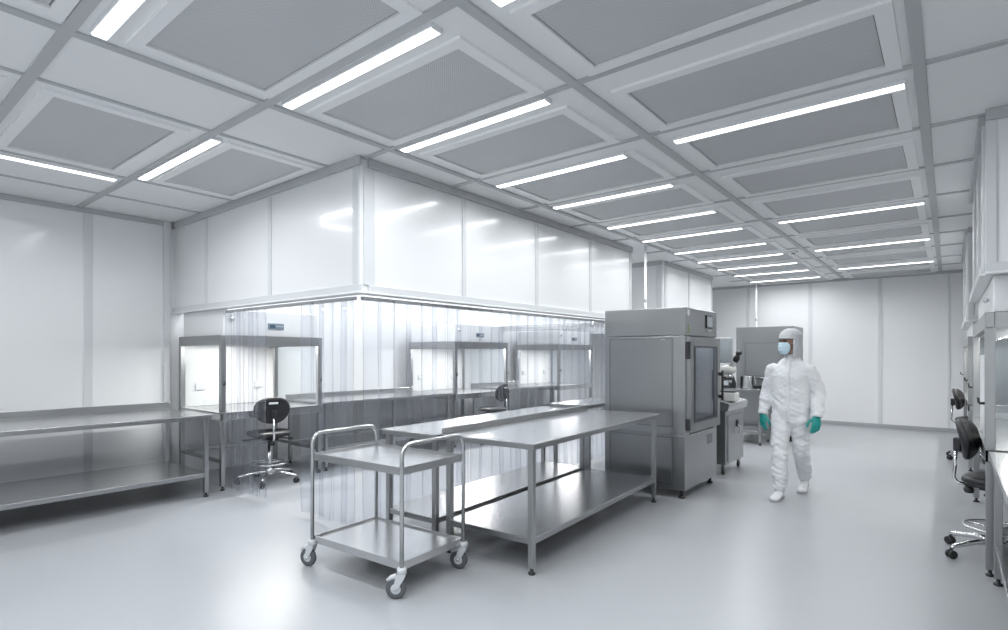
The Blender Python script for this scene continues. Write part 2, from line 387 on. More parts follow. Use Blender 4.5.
# ------------------------------------------------------------------ steel tables
def leg_set(t, pts, z1, w=.042, mat='steelv'):
    for x, y in pts:
        l = MB().box(x - w / 2, x + w / 2, y - w / 2, y + w / 2, .045, z1, .004).build('leg', mat, t)
        MB().lathe([(.0, .0), (.024, .0), (.026, .012), (.012, .018), (.011, .046)], (x, y, 0), seg=14).build('foot', 'blackp', l)
def work_table(name, label, loc, rz, L, D, H, splash=None, shelf=.25, th=.042, sh=.06, legs=None, cat='table', group=None, xb=(0, 1), mid=False):
    """local: x 0..-D (front at x=0), y 0..L"""
    t = thing(name, label, cat, loc, rz, group)
    m = MB().box(0, -D, 0, L, H - .012, H, .003)
    top = m.build('tabletop', 'steelt', t)
    m = MB().box(-.002, -.016, .016, L - .016, H - th, H - .012).box(-D + .002, -D + .016, .016, L - .016, H - th, H - .012)
    m.box(-.002, -D + .002, .002, .016, H - th, H - .012).box(-.002, -D + .002, L - .016, L - .002, H - th, H - .012)
    for k in range(3): m.box(-.1, -D + .1, L * (k + 1) / 4 - .02, L * (k + 1) / 4 + .02, H - th + .004, H - .012)
    m.build('apron', 'steelv', t)  # darker steel than the top: shade of the edge faces in colour
    if splash == 'back': MB().box(-D + .02, -D, .001, L - .001, H, H + sh, .003).build('backsplash', 'steelv', t)
    i = .045
    pts = [(-i, i), (-D + i, i), (-i, L - i), (-D + i, L - i)]
    if mid: pts += [(-i, L / 2), (-D + i, L / 2)]
    leg_set(t, pts, H - .012)
    if shelf:
        m = MB().box(-.03, -D + .03, .03, L - .03, shelf - .01, shelf, .002)
        sf = m.build('lower_shelf', 'steelt', t)
        m = MB().box(-.031, -.045, .045, L - .045, shelf - .045, shelf - .01).box(-D + .031, -D + .045, .045, L - .045, shelf - .045, shelf - .01)
        m.box(-.031, -D + .031, .031, .045, shelf - .045, shelf - .01).box(-.031, -D + .031, L - .045, L - .031, shelf - .045, shelf - .01)
        m.build('shelf_lip', 'steelv', sf)
    return t
R3 = math.radians(3.1)
work_table('work_table', 'stainless steel table in front, its end against the tall steel cabinet', (-2.18, 3.045, 0), R3, 2.39, .83, .9, 'back', sh=.045)
work_table('work_table', 'stainless steel table behind the front one, beside the strip curtain', (-3.035, 2.965, 0), R3, 2.5, .60, .895)
work_table('work_table', 'farther stainless steel table by the curtain, partly hidden by the tall cabinet', (-3.18, 5.50, 0), R3, 1.5, .50, .93, None, None)
work_table('work_bench', 'long stainless steel bench with lower shelf along the left wall', (-6.10, -.3, 0), 0, 2.97, 1.12, .868, 'back', .255, .045, .075, cat='bench')
work_table('work_bench', 'stainless bench inside the enclosure between the chair hood and the next hood', (-6.26, 4.14, 0), 0, 2.34, .95, .89, 'back', .3, cat='bench', mid=True)
work_table('work_bench', 'stainless bench inside the enclosure beyond the middle hood', (-6.26, 7.98, 0), 0, 1.55, .95, .89, 'back', .3, cat='bench')
work_table('work_bench', 'stainless bench cut off by the right edge of the photo', (.205, 4.88, 0), PI, 3.0, .9, .86, None, .27, cat='bench')

# ------------------------------------------------------------------ laminar flow hoods
def flow_hood(label, loc, sx, L, D, ht, panel_y, group, housing=BZ - .02, glass_near=True, extras=True):
    """front plane at x=0, the hood reaches to -D*sx; y 0..L"""
    t = thing('flow_hood', label, 'laminar flow hood', loc, 0, group)
    X = lambda v: v * sx
    def B(m, x0, x1, y0, y1, z0, z1, bv=.003): m.box(X(x0), X(x1), y0, y1, z0, z1, bv); return m
    w = .055; dz0, dz1 = .775, .862
    for (x, y) in ((-w / 2, w / 2), (-w / 2, L - w / 2), (-D + w / 2, w / 2), (-D + w / 2, L - w / 2)):
        lg = B(MB(), x - .024, x + .024, y - .024, y + .024, .045, dz0).build('leg', 'steelv', t)
        MB().lathe([(.0, .0), (.024, .0), (.026, .012), (.012, .018), (.011, .046)], (X(x), y, 0), seg=12).build('foot', 'blackp', lg)
        B(MB(), x - w / 2, x + w / 2, y - w / 2, y + w / 2, dz1, ht - .1).build('post', 'steelv', t)
    # worktop with a perforated strip along the back
    m = B(MB(), 0, -D, 0, L, dz1 - .014, dz1)
    B(m, 0, -.02, 0, L, dz0, dz1 - .004); B(m, -D + .02, -D, 0, L, dz0, dz1 - .004); B(m, 0, -D, 0, .02, dz0, dz1 - .004); B(m, 0, -D, L - .02, L, dz0, dz1 - .004)
    m.build('worktop', 'steelt', t)
    m = MB()
    n = int((L - .2) / .045)
    for k in range(n):
        y = .1 + (L - .2) * k / (n - 1)
        B(m, -D + .07, -D + .10, y - .009, y + .009, dz1, dz1 + .0015, 0)
    for k in range(int((D - .2) / .045)):
        x = -.1 - .045 * k
        B(m, x - .009, x + .009, L - .10, L - .075, dz1, dz1 + .0015, 0)
    m.build('air_slots', 'rubber', t)
    # header beam
    m = MB(); z0, z1 = ht - .11, ht
    B(m, 0, -.05, 0, L, z0, z1); B(m, -D + .05, -D, 0, L, z0, z1); B(m, -.05, -D + .05, 0, .05, z0, z1); B(m, -.05, -D + .05, L - .05, L, z0, z1)
    m.build('header_beam', 'steelv', t)
    m = B(MB(), -.045, -D + .03, .04, L - .04, ht, housing, .008); m.build('filter_housing', 'white', t)
    B(MB(), -.06, -D + .06, .06, L - .06, ht - .05, ht - .015).build('diffuser_sheet', 'white', t)
    # back wall of the work space and the glass ends
    B(MB(), -D + .012, -D + .03, .05, L - .05, dz1, ht - .1).build('back_panel', 'liner', t)
    B(MB(), -.06, -D + .06, .02, .026, dz1 + .01, ht - .11, 0).build('side_glass', 'glass', t)
    B(MB(), -.06, -D + .06, L - .026, L - .02, dz1 + .01, ht - .11, 0).build('side_glass', 'glass', t)
    # lamp
    lm = MB().tube([(X(-.30), .12, ht - .075), (X(-.30), L - .12, ht - .075)], .018, 10).build('lamp_tube', 'hoodlamp', t)
    area('light_source', .04, L - .3, 320 if sx > 0 else 70, PI, lm, (X(-.30), L / 2, ht - .095), col=(1.0, .985, .955))
    m = MB(); B(m, -.28, -.32, .09, .125, ht - .1, ht - .05); B(m, -.28, -.32, L - .125, L - .09, ht - .1, ht - .05); m.build('lamp_holder', 'white', lm)
    # sockets on the back panel
    for y in (L * .18, L * .78):
        so = B(MB(), -D + .03, -D + .05, y - .055, y + .055, 1.06, 1.15, .006).build('socket', 'greyp', t)
        m = MB()
        for q in (-.025, .025): m.cyl((X(-D + .05), y + q, 1.105), (X(-D + .056), y + q, 1.105), .017, 14)
        m.build('socket_insert', 'white', so)
    # control panel with a display and keys
    if panel_y is not None:
        c = B(MB(), -.045, -.032, panel_y, panel_y + .20, ht + .085, ht + .155, .003).build('control_panel', 'bluep', t)
        B(MB(), -.032, -.029, panel_y + .02, panel_y + .085, ht + .10, ht + .14, .001).build('display', 'screend', c)
        m = MB()
        for k in range(4): m.lathe([(.0, 0), (.008, 0), (.008, .004), (0, .004)], (X(-.033) if sx > 0 else X(-.029), panel_y + .11 + .022 * k, ht + .12), 'x', 10)
        m.build('key', 'greyp', c)
        m = MB().lathe([(.0, -.012), (.02, -.012), (.026, 0), (0, 0.012)], (X(-.03), .14, ht + .19), 'x', 16).build('pressure_gauge', 'chrome', t)
    # clamps on the posts
    m = MB()
    for y in (.03, L - .03):
        m.cyl((X(0), y, 1.17), (X(.03), y, 1.17), .009, 10).cyl((X(.03), y, 1.17), (X(.035), y, 1.21), .007, 10)
    m.build('glass_clamp', 'blackp', t)
    m = MB(); B(m, -D + .02, -D + .05, .05, L - .05, .30, .34); B(m, -.05, -D + .05, .01, .04, .30, .34); B(m, -.05, -D + .05, L - .04, L - .01, .30, .34)
    if extras: m.build('leg_rail', 'steelv', t)
    else: m.bm.free()
    return t
HG = 'laminar flow hoods along the left wall'
flow_hood('lit steel flow hood in the left corner with the black chair before it', (-6.25, 2.83, 0), 1, 1.26, 1.12, 1.72, .56, HG)
flow_hood('lit steel flow hood at the middle of the enclosure, behind the long strip curtain', (-6.25, 6.54, 0), 1, 1.38, 1.12, 1.72, .56, HG)
flow_hood('lit steel flow hood deepest in the enclosure, just left of the tall cabinet', (-6.25, 9.62, 0), 1, 1.36, 1.12, 1.72, .56, HG)
RG = 'laminar flow hoods along the right wall'
h1 = flow_hood('steel framed flow hood at the right edge, behind the nearer right chair', (.19, 4.98, 0), -1, 2.5, 1.1, 1.79, None, RG, 2.04)
h2 = flow_hood('farther steel framed flow hood on the right, beside the farther right chair', (.19, 9.34, 0), -1, 3.0, 1.1, 1.74, None, RG, 1.93)
MB().box(.06, 1.0, .008, .016, .87, 1.63, .002).build('end_panel', 'steelc', h2)
m = MB().box(.005, .02, .3, .9, .9, 1.5, .003); m.build('sash_panel', 'white', h1)
for y in (.42,):
    k = MB().lathe([(.0, -.03), (.018, -.03), (.02, -.012), (.010, -.01), (.010, .0)], (0.04, y, 1.90), 'x', 14).build('valve_knob', 'greyp', h1)
# things inside the near right hood, seen through its glass end
sh = thing('wire_shelf', 'white two-level shelf standing in the near right hood', 'shelf', (.72, 5.42, .863))
for z in (.25, .48): MB().box(-.3, .3, -.14, .14, z, z + .02, .004).build('shelf_board', 'white', sh)
for x in (-.28, .28):
    for y in (-.12, .12): MB().box(x - .012, x + .012, y - .012, y + .012, 0, .49, .003).build('leg', 'tube', sh)

# ------------------------------------------------------------------ swivel chair (faces +x)
def pad(cx, cz_y, W, Dp, th, ax, curve=0, n=2.6, rings=6):
    """rounded cushion: superellipse outline W (along y) x Dp; ax 'z' lying, 'x' upright"""
    m = MB(); R = []
    prof = [(0.0, .84), (.12, .94), (.32, 1.0), (.68, 1.0), (.88, .95), (1.0, .82)]
    for f, s in prof:
        ring = []
        for k in range(36):
            q = 2 * PI * k / 36; c, d = math.cos(q), math.sin(q)
            u = math.copysign(abs(c) ** (2 / n), c) * W / 2 * s; v = math.copysign(abs(d) ** (2 / n), d) * Dp / 2 * s
            bend = curve * (u / (W / 2)) ** 2
            if ax == 'z': ring.append((cx + v, u, cz_y + f * th + bend * .5))
            else: ring.append((cx + f * th + bend, u * (1 - .16 * (v / (Dp / 2)) ** 2 * (1 if v < 0 else .6)), cz_y + v))
        R.append(ring)
    return m.rings(R)
def chair(label, loc, rz, seat_z=.575, foot_ring=True):
    t = thing('swivel_chair', label, 'chair', loc, rz, 'black cleanroom swivel chairs')
    hub = MB().lathe([(.0, .085), (.05, .085), (.055, .10), (.045, .15), (.032, .165), (0, .166)], seg=18).build('base_hub', 'chrome', t)
    for k in range(5):
        q = 2 * PI * k / 5 + .22; c, s = math.cos(q), math.sin(q)
        arm = MB().tube([(c * .03, s * .03, .125), (c * .16, s * .16, .122), (c * .32, s * .32, .09), (c * .345, s * .345, .078)], [.024, .021, .016, .013], 10).build('base_arm', 'chrome', t)
        cs = MB(); p = Vector((c * .34, s * .34, .032)); a = Vector((-s, c, 0))
        for sg in (-1, 1):
            cs.tube([p + a * sg * .006, p + a * sg * .010, p + a * sg * .022, p + a * sg * .026], [.020, .031, .031, .022], 16)
        cs.cyl(p + Vector((0, 0, 0)), p + Vector((0, 0, .05)), .009, 10)
        cs.build('caster', 'blackp', arm)
    MB().lathe([(.026, .14), (.026, seat_z * .62), (.018, seat_z * .62 + .005), (.018, seat_z - .06), (0, seat_z - .06)], seg=16).build('gas_lift', 'chrome', t)
    if foot_ring:
        fr = MB().tube([(math.cos(q) * .2, math.sin(q) * .2, .225) for q in [2 * PI * k / 40 for k in range(40)]], .011, 10, closed=True).build('foot_ring', 'chrome', t)
        m = MB()
        for k in range(3):
            q = 2 * PI * k / 3 + .9; m.cyl((math.cos(q) * .025, math.sin(q) * .025, .225), (math.cos(q) * .2, math.sin(q) * .2, .225), .008, 8)
        m.build('ring_spoke', 'chrome', fr)
    me = MB().box(-.10, .10, -.09, .09, seat_z - .075, seat_z - .035, .012).box(-.19, -.06, -.035, .035, seat_z - .07, seat_z - .045, .006).build('seat_mechanism', 'blackp', t)
    m = MB().cyl((0, .09, seat_z - .055), (.04, .25, seat_z - .07), .008, 8).ell((.045, .26, seat_z - .07), .016, .028, .012, 10).build('lever', 'blackp', me)
    m = MB().cyl((-.02, -.09, seat_z - .055), (-.03, -.23, seat_z - .075), .008, 8).ell((-.03, -.24, seat_z - .075), .016, .026, .012, 10)
    m.build('lever', 'blackp', me)
    MB().lathe([(.0, -.05), (.026, -.05), (.034, -.03), (.026, -.005), (.012, 0)], (-.17, 0, seat_z - .07), seg=14).build('adjusting_knob', 'blackp', me)
    pad(0.02, seat_z - .036, .47, .45, .062, 'z', .02, 2.8).build('seat', 'black', t)
    bar = MB().tube([(-.17, 0, seat_z - .058), (-.235, 0, seat_z - .055), (-.262, 0, seat_z - .02), (-.255, 0, seat_z + .06), (-.246, 0, seat_z + .27)], [.013] * 5, 10).build('back_bar', 'chrome', t)
    MB().box(-.262, -.215, -.03, .03, seat_z + .19, seat_z + .29, .008).build('back_bracket', 'blackp', bar)
    bk = pad(-.025, 0, .40, .31, .05, 'x', .05, 2.5)
    o = bk.build('backrest', 'black', t); o.location = (-.20, 0, seat_z + .285); o.rotation_euler.y = -.17
    MB().box(-.031, -.019, -.05, .05, .08, .103, .003).build('grip_slot', 'white', o)
    return t
def chair_copy(src, label, loc, rz):
    c = copy_tree(src); c['label'] = label; c.location = loc; c.rotation_euler.z = rz; return c
ch = chair('black swivel chair before the lit hood in the left corner', (-6.28, 3.40, 0), PI - .30)
chair_copy(ch, 'black swivel chair inside the enclosure, seen through the long strip curtain', (-6.1, 7.33, 0), PI + .2)
chair_copy(ch, 'nearer black swivel chair at the right, beside the bench leg', (.285, 5.47, 0), -.2)
chair_copy(ch, 'farther black swivel chair at the right, near the far wall', (.28, 10.4, 0), -.2)

# ------------------------------------------------------------------ trolley
def trolley():
    t = thing('trolley', 'stainless steel two-tier trolley on casters in front of the tables', 'trolley', (-3.095, 2.55, 0), math.radians(3))
    a, b = .45, .295
    for z, nm in ((.79, 'upper_tray'), (.205, 'lower_tray')):
        m = MB().box(-a + .012, a - .012, -b + .012, b - .012, z - .008, z)
        m.frame('z', z - .035, z + .014, -a + .005, a - .005, -b + .005, b - .005, .01)
        m.build(nm, 'steelt', t)
    for sx in (-1, 1):
        x = sx * a; P = [(x, -b, .175)]
        r = .08; zt = .945
        P.append((x, -b, zt - r))
        for k in range(1, 7):
            q = PI / 2 * k / 6; P.append((x, -b + r - r * math.cos(q), zt - r + r * math.sin(q)))
        for k in range(0, 7):
            q = PI / 2 * k / 6; P.append((x, b - r + r * math.sin(q), zt - r + r * math.cos(q)))
        P.append((x, b, .175))
        MB().tube(P, .0135, 14).build('handle_frame', 'tube', t)
        for sy in (-1, 1):
            y = sy * b; q = {(-1, -1): .25, (1, -1): .55, (1, 1): .3, (-1, 1): 1.0}[(sx, sy)]
            d = Vector((-math.cos(q), -math.sin(q), 0)); n = Vector((-d.y, d.x, 0))
            cs = MB().lathe([(.0, .192), (.026, .192), (.03, .178), (.03, .162), (.022, .15), (0, .15)], (x, y, 0), seg=18)
            w = Vector((x, y, .0625)) + d * .035
            for s in (-1, 1):
                R = []
                for (pp, hw) in ((Vector((x, y, .156)), .028), (Vector((x, y, .12)) + d * .012, .026), (w + Vector((0, 0, 0)), .014)):
                    c0 = pp + n * s * .022
                    R.append([c0 - d * hw - n * .003, c0 + d * hw - n * .003, c0 + d * hw + n * .003, c0 - d * hw + n * .003])
                cs.rings(R, smooth=False)
            f = cs.build('caster', 'greyp', t)
            wh = MB(); wh.tube([w - n * .014, w - n * .011, w + n * .011, w + n * .014], [.052, .0625, .0625, .052], 28)
            wo = wh.build('wheel', 'rubber', f)
            MB().tube([w - n * .0155, w - n * .012, w + n * .012, w + n * .0155], [.026, .04, .04, .026], 22).build('wheel_hub', 'greyp', f)
            MB().cyl(w - n * .03, w + n * .03, .008, 10).build('axle', 'chrome', f)
            bq = Vector((x, y, .14)) + d * .03
            MB().tube([bq, bq + d * .035 + Vector((0, 0, -.012)), bq + d * .06 + Vector((0, 0, -.03))], [.018, .016, .012], 8).build('brake_pedal', 'greyp', f)
trolley()

# ------------------------------------------------------------------ tall steel test cabinet
def cabinet():
    X0, Y0 = -2.13, 5.66; W, D, H = .93, 1.0, 2.0
    t = thing('test_cabinet', 'tall stainless steel test cabinet with a glass door beside the tables', 'cabinet', (X0, Y0, 0))
    # local: x 0..-W, y 0..D, door on the x=0 face
    MB().box(-W, 0, 0, D, .09, .66, .006).build('lower_housing', 'steelc', t)
    m = MB().box(-W, 0, 0, .03, .66, 1.70, .004).box(-W, -W + .03, .03, D, .66, 1.70, .004).box(-W + .03, 0, D - .03, D, .66, 1.70, .004)
    m.box(-W + .03, -.05, .03, D - .03, .66, .69).box(-.06, 0, .03, .12, .66, 1.70, .004).box(-.06, 0, D - .1, D - .03, .66, 1.7, .004)
    m.box(-W + .03, -W + .05, .05, D - .05, .69, 1.68)
    m.build('chamber', 'steelv', t)
    MB().box(-W, 0, 0, D, 1.705, H, .008).build('control_housing', 'steelc', t)
    for z0, z1 in ((.135, .64), (.74, 1.68)):
        MB().frame('y', -.004, .002, -W + .06, -.13, z0, z1, .012).build('panel_seam', 'steeld', t)
    MB().box(-W + .075, -.145, -.003, .003, .755, 1.665, .001).build('side_panel', 'steelc', t)
    MB().box(-W + .075, -.145, -.003, .003, .15, .625, .001).build('side_panel', 'steelc', t)
    # door: frame, glass, hinges, handle
    d = MB().frame('x', .0, .045, .03, D - .02, .69, 1.69, .12, .10).build('door', 'steelc', t)
    g = MB().frame('x', .045, .052, .145, D - .135, .785, 1.595, .018).build('gasket', 'rubber', d)
    MB().box(.015, .03, .15, D - .14, .79, 1.59).build('door_glass', 'dglass', d)
    for z0, z1 in ((.72, .84), (1.46, 1.64)):
        MB().box(.004, .05, -.004, .02, z0, z1, .008).build('hinge', 'blackp', d)
    hd = MB().box(.045, .085, D - .075, D - .045, 1.26, 1.30, .005).box(.045, .085, D - .075, D - .045, 1.0, 1.04, .005).cyl((.085, D - .06, .98), (.085, D - .06, 1.32), .013, 12)
    hd.build('handle', 'blackp', d)
    # inside the chamber
    m = MB()
    for z in (.95, 1.2):
        for k in range(12): m.cyl((-W + .06, .1 + .07 * k, z), (-.08, .1 + .07 * k, z), .004, 8)
        m.cyl((-W + .08, .06, z), (-W + .08, D - .06, z), .006, 8).cyl((-.1, .06, z), (-.1, D - .06, z), .006, 8)
    m.build('wire_rack', 'chrome', t)
    MB().box(-.5, -.16, .18, .42, .965, 1.16, .02).box(-.42, -.24, .24, .36, 1.16, 1.2, .01).build('sample_unit', 'blackp', t)
    area('chamber_light', .05, .6, 30, PI, t, (-.3, D / 2, 1.675), col=(.9, .95, 1.0))
    # screen, badge, indicator column, vents
    s = MB().box(0, .012, .62, .82, 1.80, 1.95, .004).build('touch_screen', 'blackp', t)
    MB().box(.012, .015, .635, .805, 1.815, 1.935, .001).build('display', 'screen', s)
    MB().box(.0, .008, .66, .80, 1.765, 1.78, .002).build('name_plate', 'greyp', t)
    MB().prism([(.06, 1.975), (.115, 1.975), (.115, 1.93), (.0875, 1.905), (.06, 1.93)], 'x', 0, .005).build('badge', 'white', t)
    m = MB()
    for z in (1.74, 1.78, 1.82): m.lathe([(.0, .008), (.010, .008), (.012, 0)], (.0, .09, z), 'x', 12)
    m.build('indicator', 'green', t)
    for (x, y) in ((-.06, .06), (-W + .06, .06), (-.06, D - .06), (-W + .06, D - .06)):
        MB().cyl((x, y, .03), (x, y, .09), .018, 12).lathe([(.0, 0), (.034, 0), (.036, .014), (.02, .03), (0, .03)], (x, y, 0), seg=16).build('foot', 'blackp', t)
    m = MB()
    for k in range(5): m.box(.0, .004, .66, .84, .50 + .022 * k, .508 + .022 * k)
    m.build('vent_slots', 'gap', t)
cabinet()

# console beyond the cabinet
def console():
    t = thing('console', 'steel console with a sloped top standing beyond the tall cabinet', 'console', (-2.16, 7.1, 0))
    D, L = .62, .76
    MB().box(-D, 0, 0, L, .13, .80, .008).build('housing', 'steelv', t)
    MB().prism([(-D, .80), (.03, .80), (.05, .86), (.05, .90), (-D, 1.06)], 'y', -.02, L + .02, .006).build('sloped_top', 'steelt', t)
    MB().box(-.035, .014, .06, L - .06, .17, .74, .004).build('access_door', 'steelv', t)
    p = MB().lathe([(.0, .014), (.045, .014), (.05, .0)], (.012, .42, .62), 'x', 18).build('port', 'blackp', t)
    MB().tube([(.02, .42, .60), (.06, .41, .56), (.05, .38, .50)], .012, 8).build('plug', 'greyp', p)
    MB().box(.0, .012, .06, .12, .3, .36, .003).build('latch', 'chrome', t)
    for x, y in ((-.05, .06), (-.05, L - .06), (-D + .05, .06), (-D + .05, L - .06)):
        c = MB().box(x - .022, x + .022, y - .022, y + .022, .075, .13, .004).build('caster', 'tube', t)
        MB().tube([(x - .016, y, .04), (x - .012, y, .04), (x + .012, y, .04), (x + .016, y, .04)], [.03, .04, .04, .03], 18).build('wheel', 'blackp', c)
    k = MB()
    for i in range(3):
        for j in range(5):
            x = -.1 - .07 * i; k.box(x - .02, x + .02, .12 + .08 * j, .17 + .08 * j, .94 - x * .24, .952 - x * .24, .003)
    k.build('key', 'greyp', t)
    # flat panel on a mast rising from the console
    MB().cyl((-.47, .20, 1.02), (-.47, .20, 1.42), .02, 12).build('mast', 'tube', t)
    mo = MB().box(-.52, .03, .16, .19, 1.40, 1.72, .008).build('monitor', 'greyp', t)
    MB().box(-.50, .01, .155, .16, 1.42, 1.70, .001).build('display', 'screen', mo)
console()
def inspector():
    t = thing('inspection_microscope', 'white inspection microscope with a black eyepiece beside the cabinet door', 'microscope', (-2.2, 7.33, .985))
    t.scale = (.78, .78, .78)
    MB().box(-.18, .14, -.12, .12, -.09, .05, .012).build('base', 'offw', t)
    MB().tube([(-.13, 0, .04), (-.14, 0, .2), (-.11, 0, .33), (-.02, 0, .40)], [.04, .036, .04, .045], 14).build('column', 'offw', t)
    MB().ell((.0, 0, .42), .13, .085, .075, 18).build('head', 'offw', t)
    MB().lathe([(.0, .20), (.03, .20), (.038, .24), (.038, .29), (.05, .30), (.05, .36)], (.02, 0, 0), seg=18).build('objective', 'chrome', t)
    MB().lathe([(.05, .255), (.06, .26), (.06, .28), (.05, .285)], (.02, 0, 0), seg=18).build('focus_ring', 'blackp', t)
    e = MB().tube([(.04, 0, .46), (.10, 0, .56), (.13, 0, .62)], [.045, .042, .03], 14).build('eyepiece_tube', 'offw', t)
    MB().tube([(.10, 0, .555), (.135, 0, .615), (.155, 0, .655)], [.05, .05, .032], 14).ell((.165, 0, .69), .05, .05, .04, 14).build('eyepiece', 'blackp', e)
    MB().box(-.10, .12, -.09, .09, .05, .075, .006).build('stage', 'blackp', t)
inspector()

# table, vessel and cabinet at the back
for b in [o for o in C.objects if o.name.startswith('work_bench') and 'inside the enclosure' in o.get('label', '')]:
    ln = 2.34 if 'between' in b['label'] else 1.55
    MB().box(-.90, -.89, .05, ln - .05, .31, .84).build('added_shade_panel', 'steelc', b)  # added dark sheet standing in for the shade under the bench
bt = work_table('work_table', 'steel table behind the person with small instruments on it', (-2.40, 9.80, 0), math.radians(0), .62, 1.05, .93, None, .24)
t = thing('steel_vessel', 'small stainless steel beaker on the rear table', 'vessel', (-2.70, 10.02, .93))
MB().lathe([(.0, 0), (.10, 0), (.105, .01), (.105, .20), (.115, .205), (.115, .212), (.098, .212), (.098, .02), (0, .02)], seg=28).build('vessel_body', 'tube', t)
MB().tube([(.10, -.02, .16), (.15, -.03, .15), (.15, -.03, .07), (.10, -.02, .05)], .009, 8).build('handle', 'tube', t)
t = thing('instrument', 'dark grey bench instrument left of the steel beaker', 'instrument', (-3.02, 9.98, .93))
MB().prism([(-.14, 0), (.14, 0), (.14, .08), (.02, .20), (-.14, .20)], 'x', -.12, .12, .008).build('housing', 'blackp', t)
MB().box(-.07, .07, -.145, -.139, .05, .13, .002).build('display', 'screen', t)
t = thing('tray', 'shallow dark tray lying on the rear table right of the beaker', 'tray', (-2.52, 10.25, .93))
MB().box(-.1, .1, -.12, .12, 0, .008).frame('z', 0, .035, -.1, .1, -.12, .12, .006).build('tray_body', 'blackp', t)

def rear_cabinet():
    t = thing('process_cabinet', 'large stainless steel cabinet standing behind the person', 'cabinet', (-2.09, 10.6, 0))
    W, D, H = .95, .8, 2.0
    m = MB().box(-W, 0, 0, D, .10, .93, .006).build('lower_housing', 'steelc', t)
    MB().frame('y', 0, .05, -W, 0, .93, H, .12, .14).box(-W, 0, .05, D, .93, H, .005).build('upper_housing', 'steelc', t)
    w = MB().box(-W + .12, -.12, .004, .045, 1.07, H - .14, .003).build('sash', 'steelc', t)
    MB().frame('y', -.002, .004, -W + .15, -.15, 1.12, H - .28, .012).build('sash_edge', 'steeld', w)
    MB().box(-W + .2, -.2, -.02, .01, 1.08, 1.10, .004).build('sash_handle', 'chrome', w)
    MB().box(-.004, .016, .1, D - .1, 1.05, 1.9, .004).build('side_door', 'steelc', t)
    m = MB()
    for z in (1.2, 1.7): m.cyl((.02, .1, z - .04), (.02, .1, z + .04), .012, 10)
    m.build('hinge', 'chrome', t)
    for k in range(3): MB().box(.016, .03, .3 + .13 * k, .38 + .13 * k, 1.82, 1.88, .004).build('switch', 'greyp', t)
    for x, y in ((-.06, .06), (-W + .06, .06), (-.06, D - .06), (-W + .06, D - .06)):
        MB().lathe([(.0, 0), (.034, 0), (.036, .02), (.02, .03), (.02, .10)], (x, y, 0), seg=14).build('foot', 'blackp', t)
rear_cabinet()

# vertical service poles
for (x, y, lb) in ((-3.53, 7.78, 'white vertical service pole rising behind the tall cabinet to the ceiling'), (-3.42, 13.45, 'white vertical service pole close to the far wall behind the rear cabinet')):
    t = thing('service_pole', lb, 'pole', (x, y, 0))
    MB().cyl((0, 0, .02), (0, 0, CZ - .02), .019, 16).build('pole_tube', 'white', t)
    MB().lathe([(.0, 0), (.07, 0), (.07, .012), (.03, .02), (0, .02)], seg=18).build('floor_flange', 'white', t)
    MB().lathe([(.0, CZ - .02), (.024, CZ - .022), (.034, CZ - .014), (.034, CZ - .002), (0, CZ - .002)], seg=18).build('ceiling_flange', 'white', t)
    MB().lathe([(.019, 2.28), (.024, 2.285), (.024, 2.33), (.019, 2.335)], seg=16).build('coupling', 'greyp', t)

# ------------------------------------------------------------------ person in cleanroom clothing
def remesh(mb, voxel, smooth=6, parent=None, name='x', mat='cloth', disp=None):
    bmesh.ops.recalc_face_normals(mb.bm, faces=mb.bm.faces)
    me = bpy.data.meshes.new('tmp'); mb.bm.to_mesh(me); mb.bm.free()
    o = bpy.data.objects.new('tmp', me); C.objects.link(o)
    r = o.modifiers.new('r', 'REMESH'); r.mode = 'VOXEL'; r.voxel_size = voxel; r.use_smooth_shade = True
    s = o.modifiers.new('s', 'SMOOTH'); s.iterations = smooth; s.factor = .5
    dg = bpy.context.evaluated_depsgraph_get()
    new = bpy.data.meshes.new_from_object(o.evaluated_get(dg))
    bpy.data.objects.remove(o); bpy.data.meshes.remove(me)
    if disp:
        nn = [v.normal.copy() for v in new.vertices]
        for v, n in zip(new.vertices, nn): v.co += n * disp(v.co)
    new.name = name; new.materials.clear(); new.materials.append(M[mat])
    for p in new.polygons: p.use_smooth = True
    ob = bpy.data.objects.new(name, new); C.objects.link(ob)
    if parent: ob.parent = parent
    return ob
def loft(mb, secs, seg=20, side=Vector((1, 0, 0))):
    """secs: (centre, r_side, r_other); rings across the path, `side` gives the r_side axis; rounded ends"""
    P = [Vector(s[0]) for s in secs]; n = len(P); R = []
    for i, (c, ra, rb) in enumerate(secs):
        t = (P[min(i + 1, n - 1)] - P[max(i - 1, 0)]).normalized()
        u = (side - t * side.dot(t)).normalized(); v = t.cross(u)
        ring = lambda cc, k: [cc + u * ra * k * math.cos(q) + v * rb * k * math.sin(q) for q in [2 * PI * j / seg for j in range(seg)]]
        if i == 0:
            R.append(ring(P[0] - t * min(ra, rb) * .6, .45)); R.append(ring(P[0] - t * min(ra, rb) * .35, .8))
        R.append(ring(P[i], 1))
        if i == n - 1:
            R.append(ring(P[-1] + t * min(ra, rb) * .35, .8)); R.append(ring(P[-1] + t * min(ra, rb) * .6, .45))
    mb.rings(R)
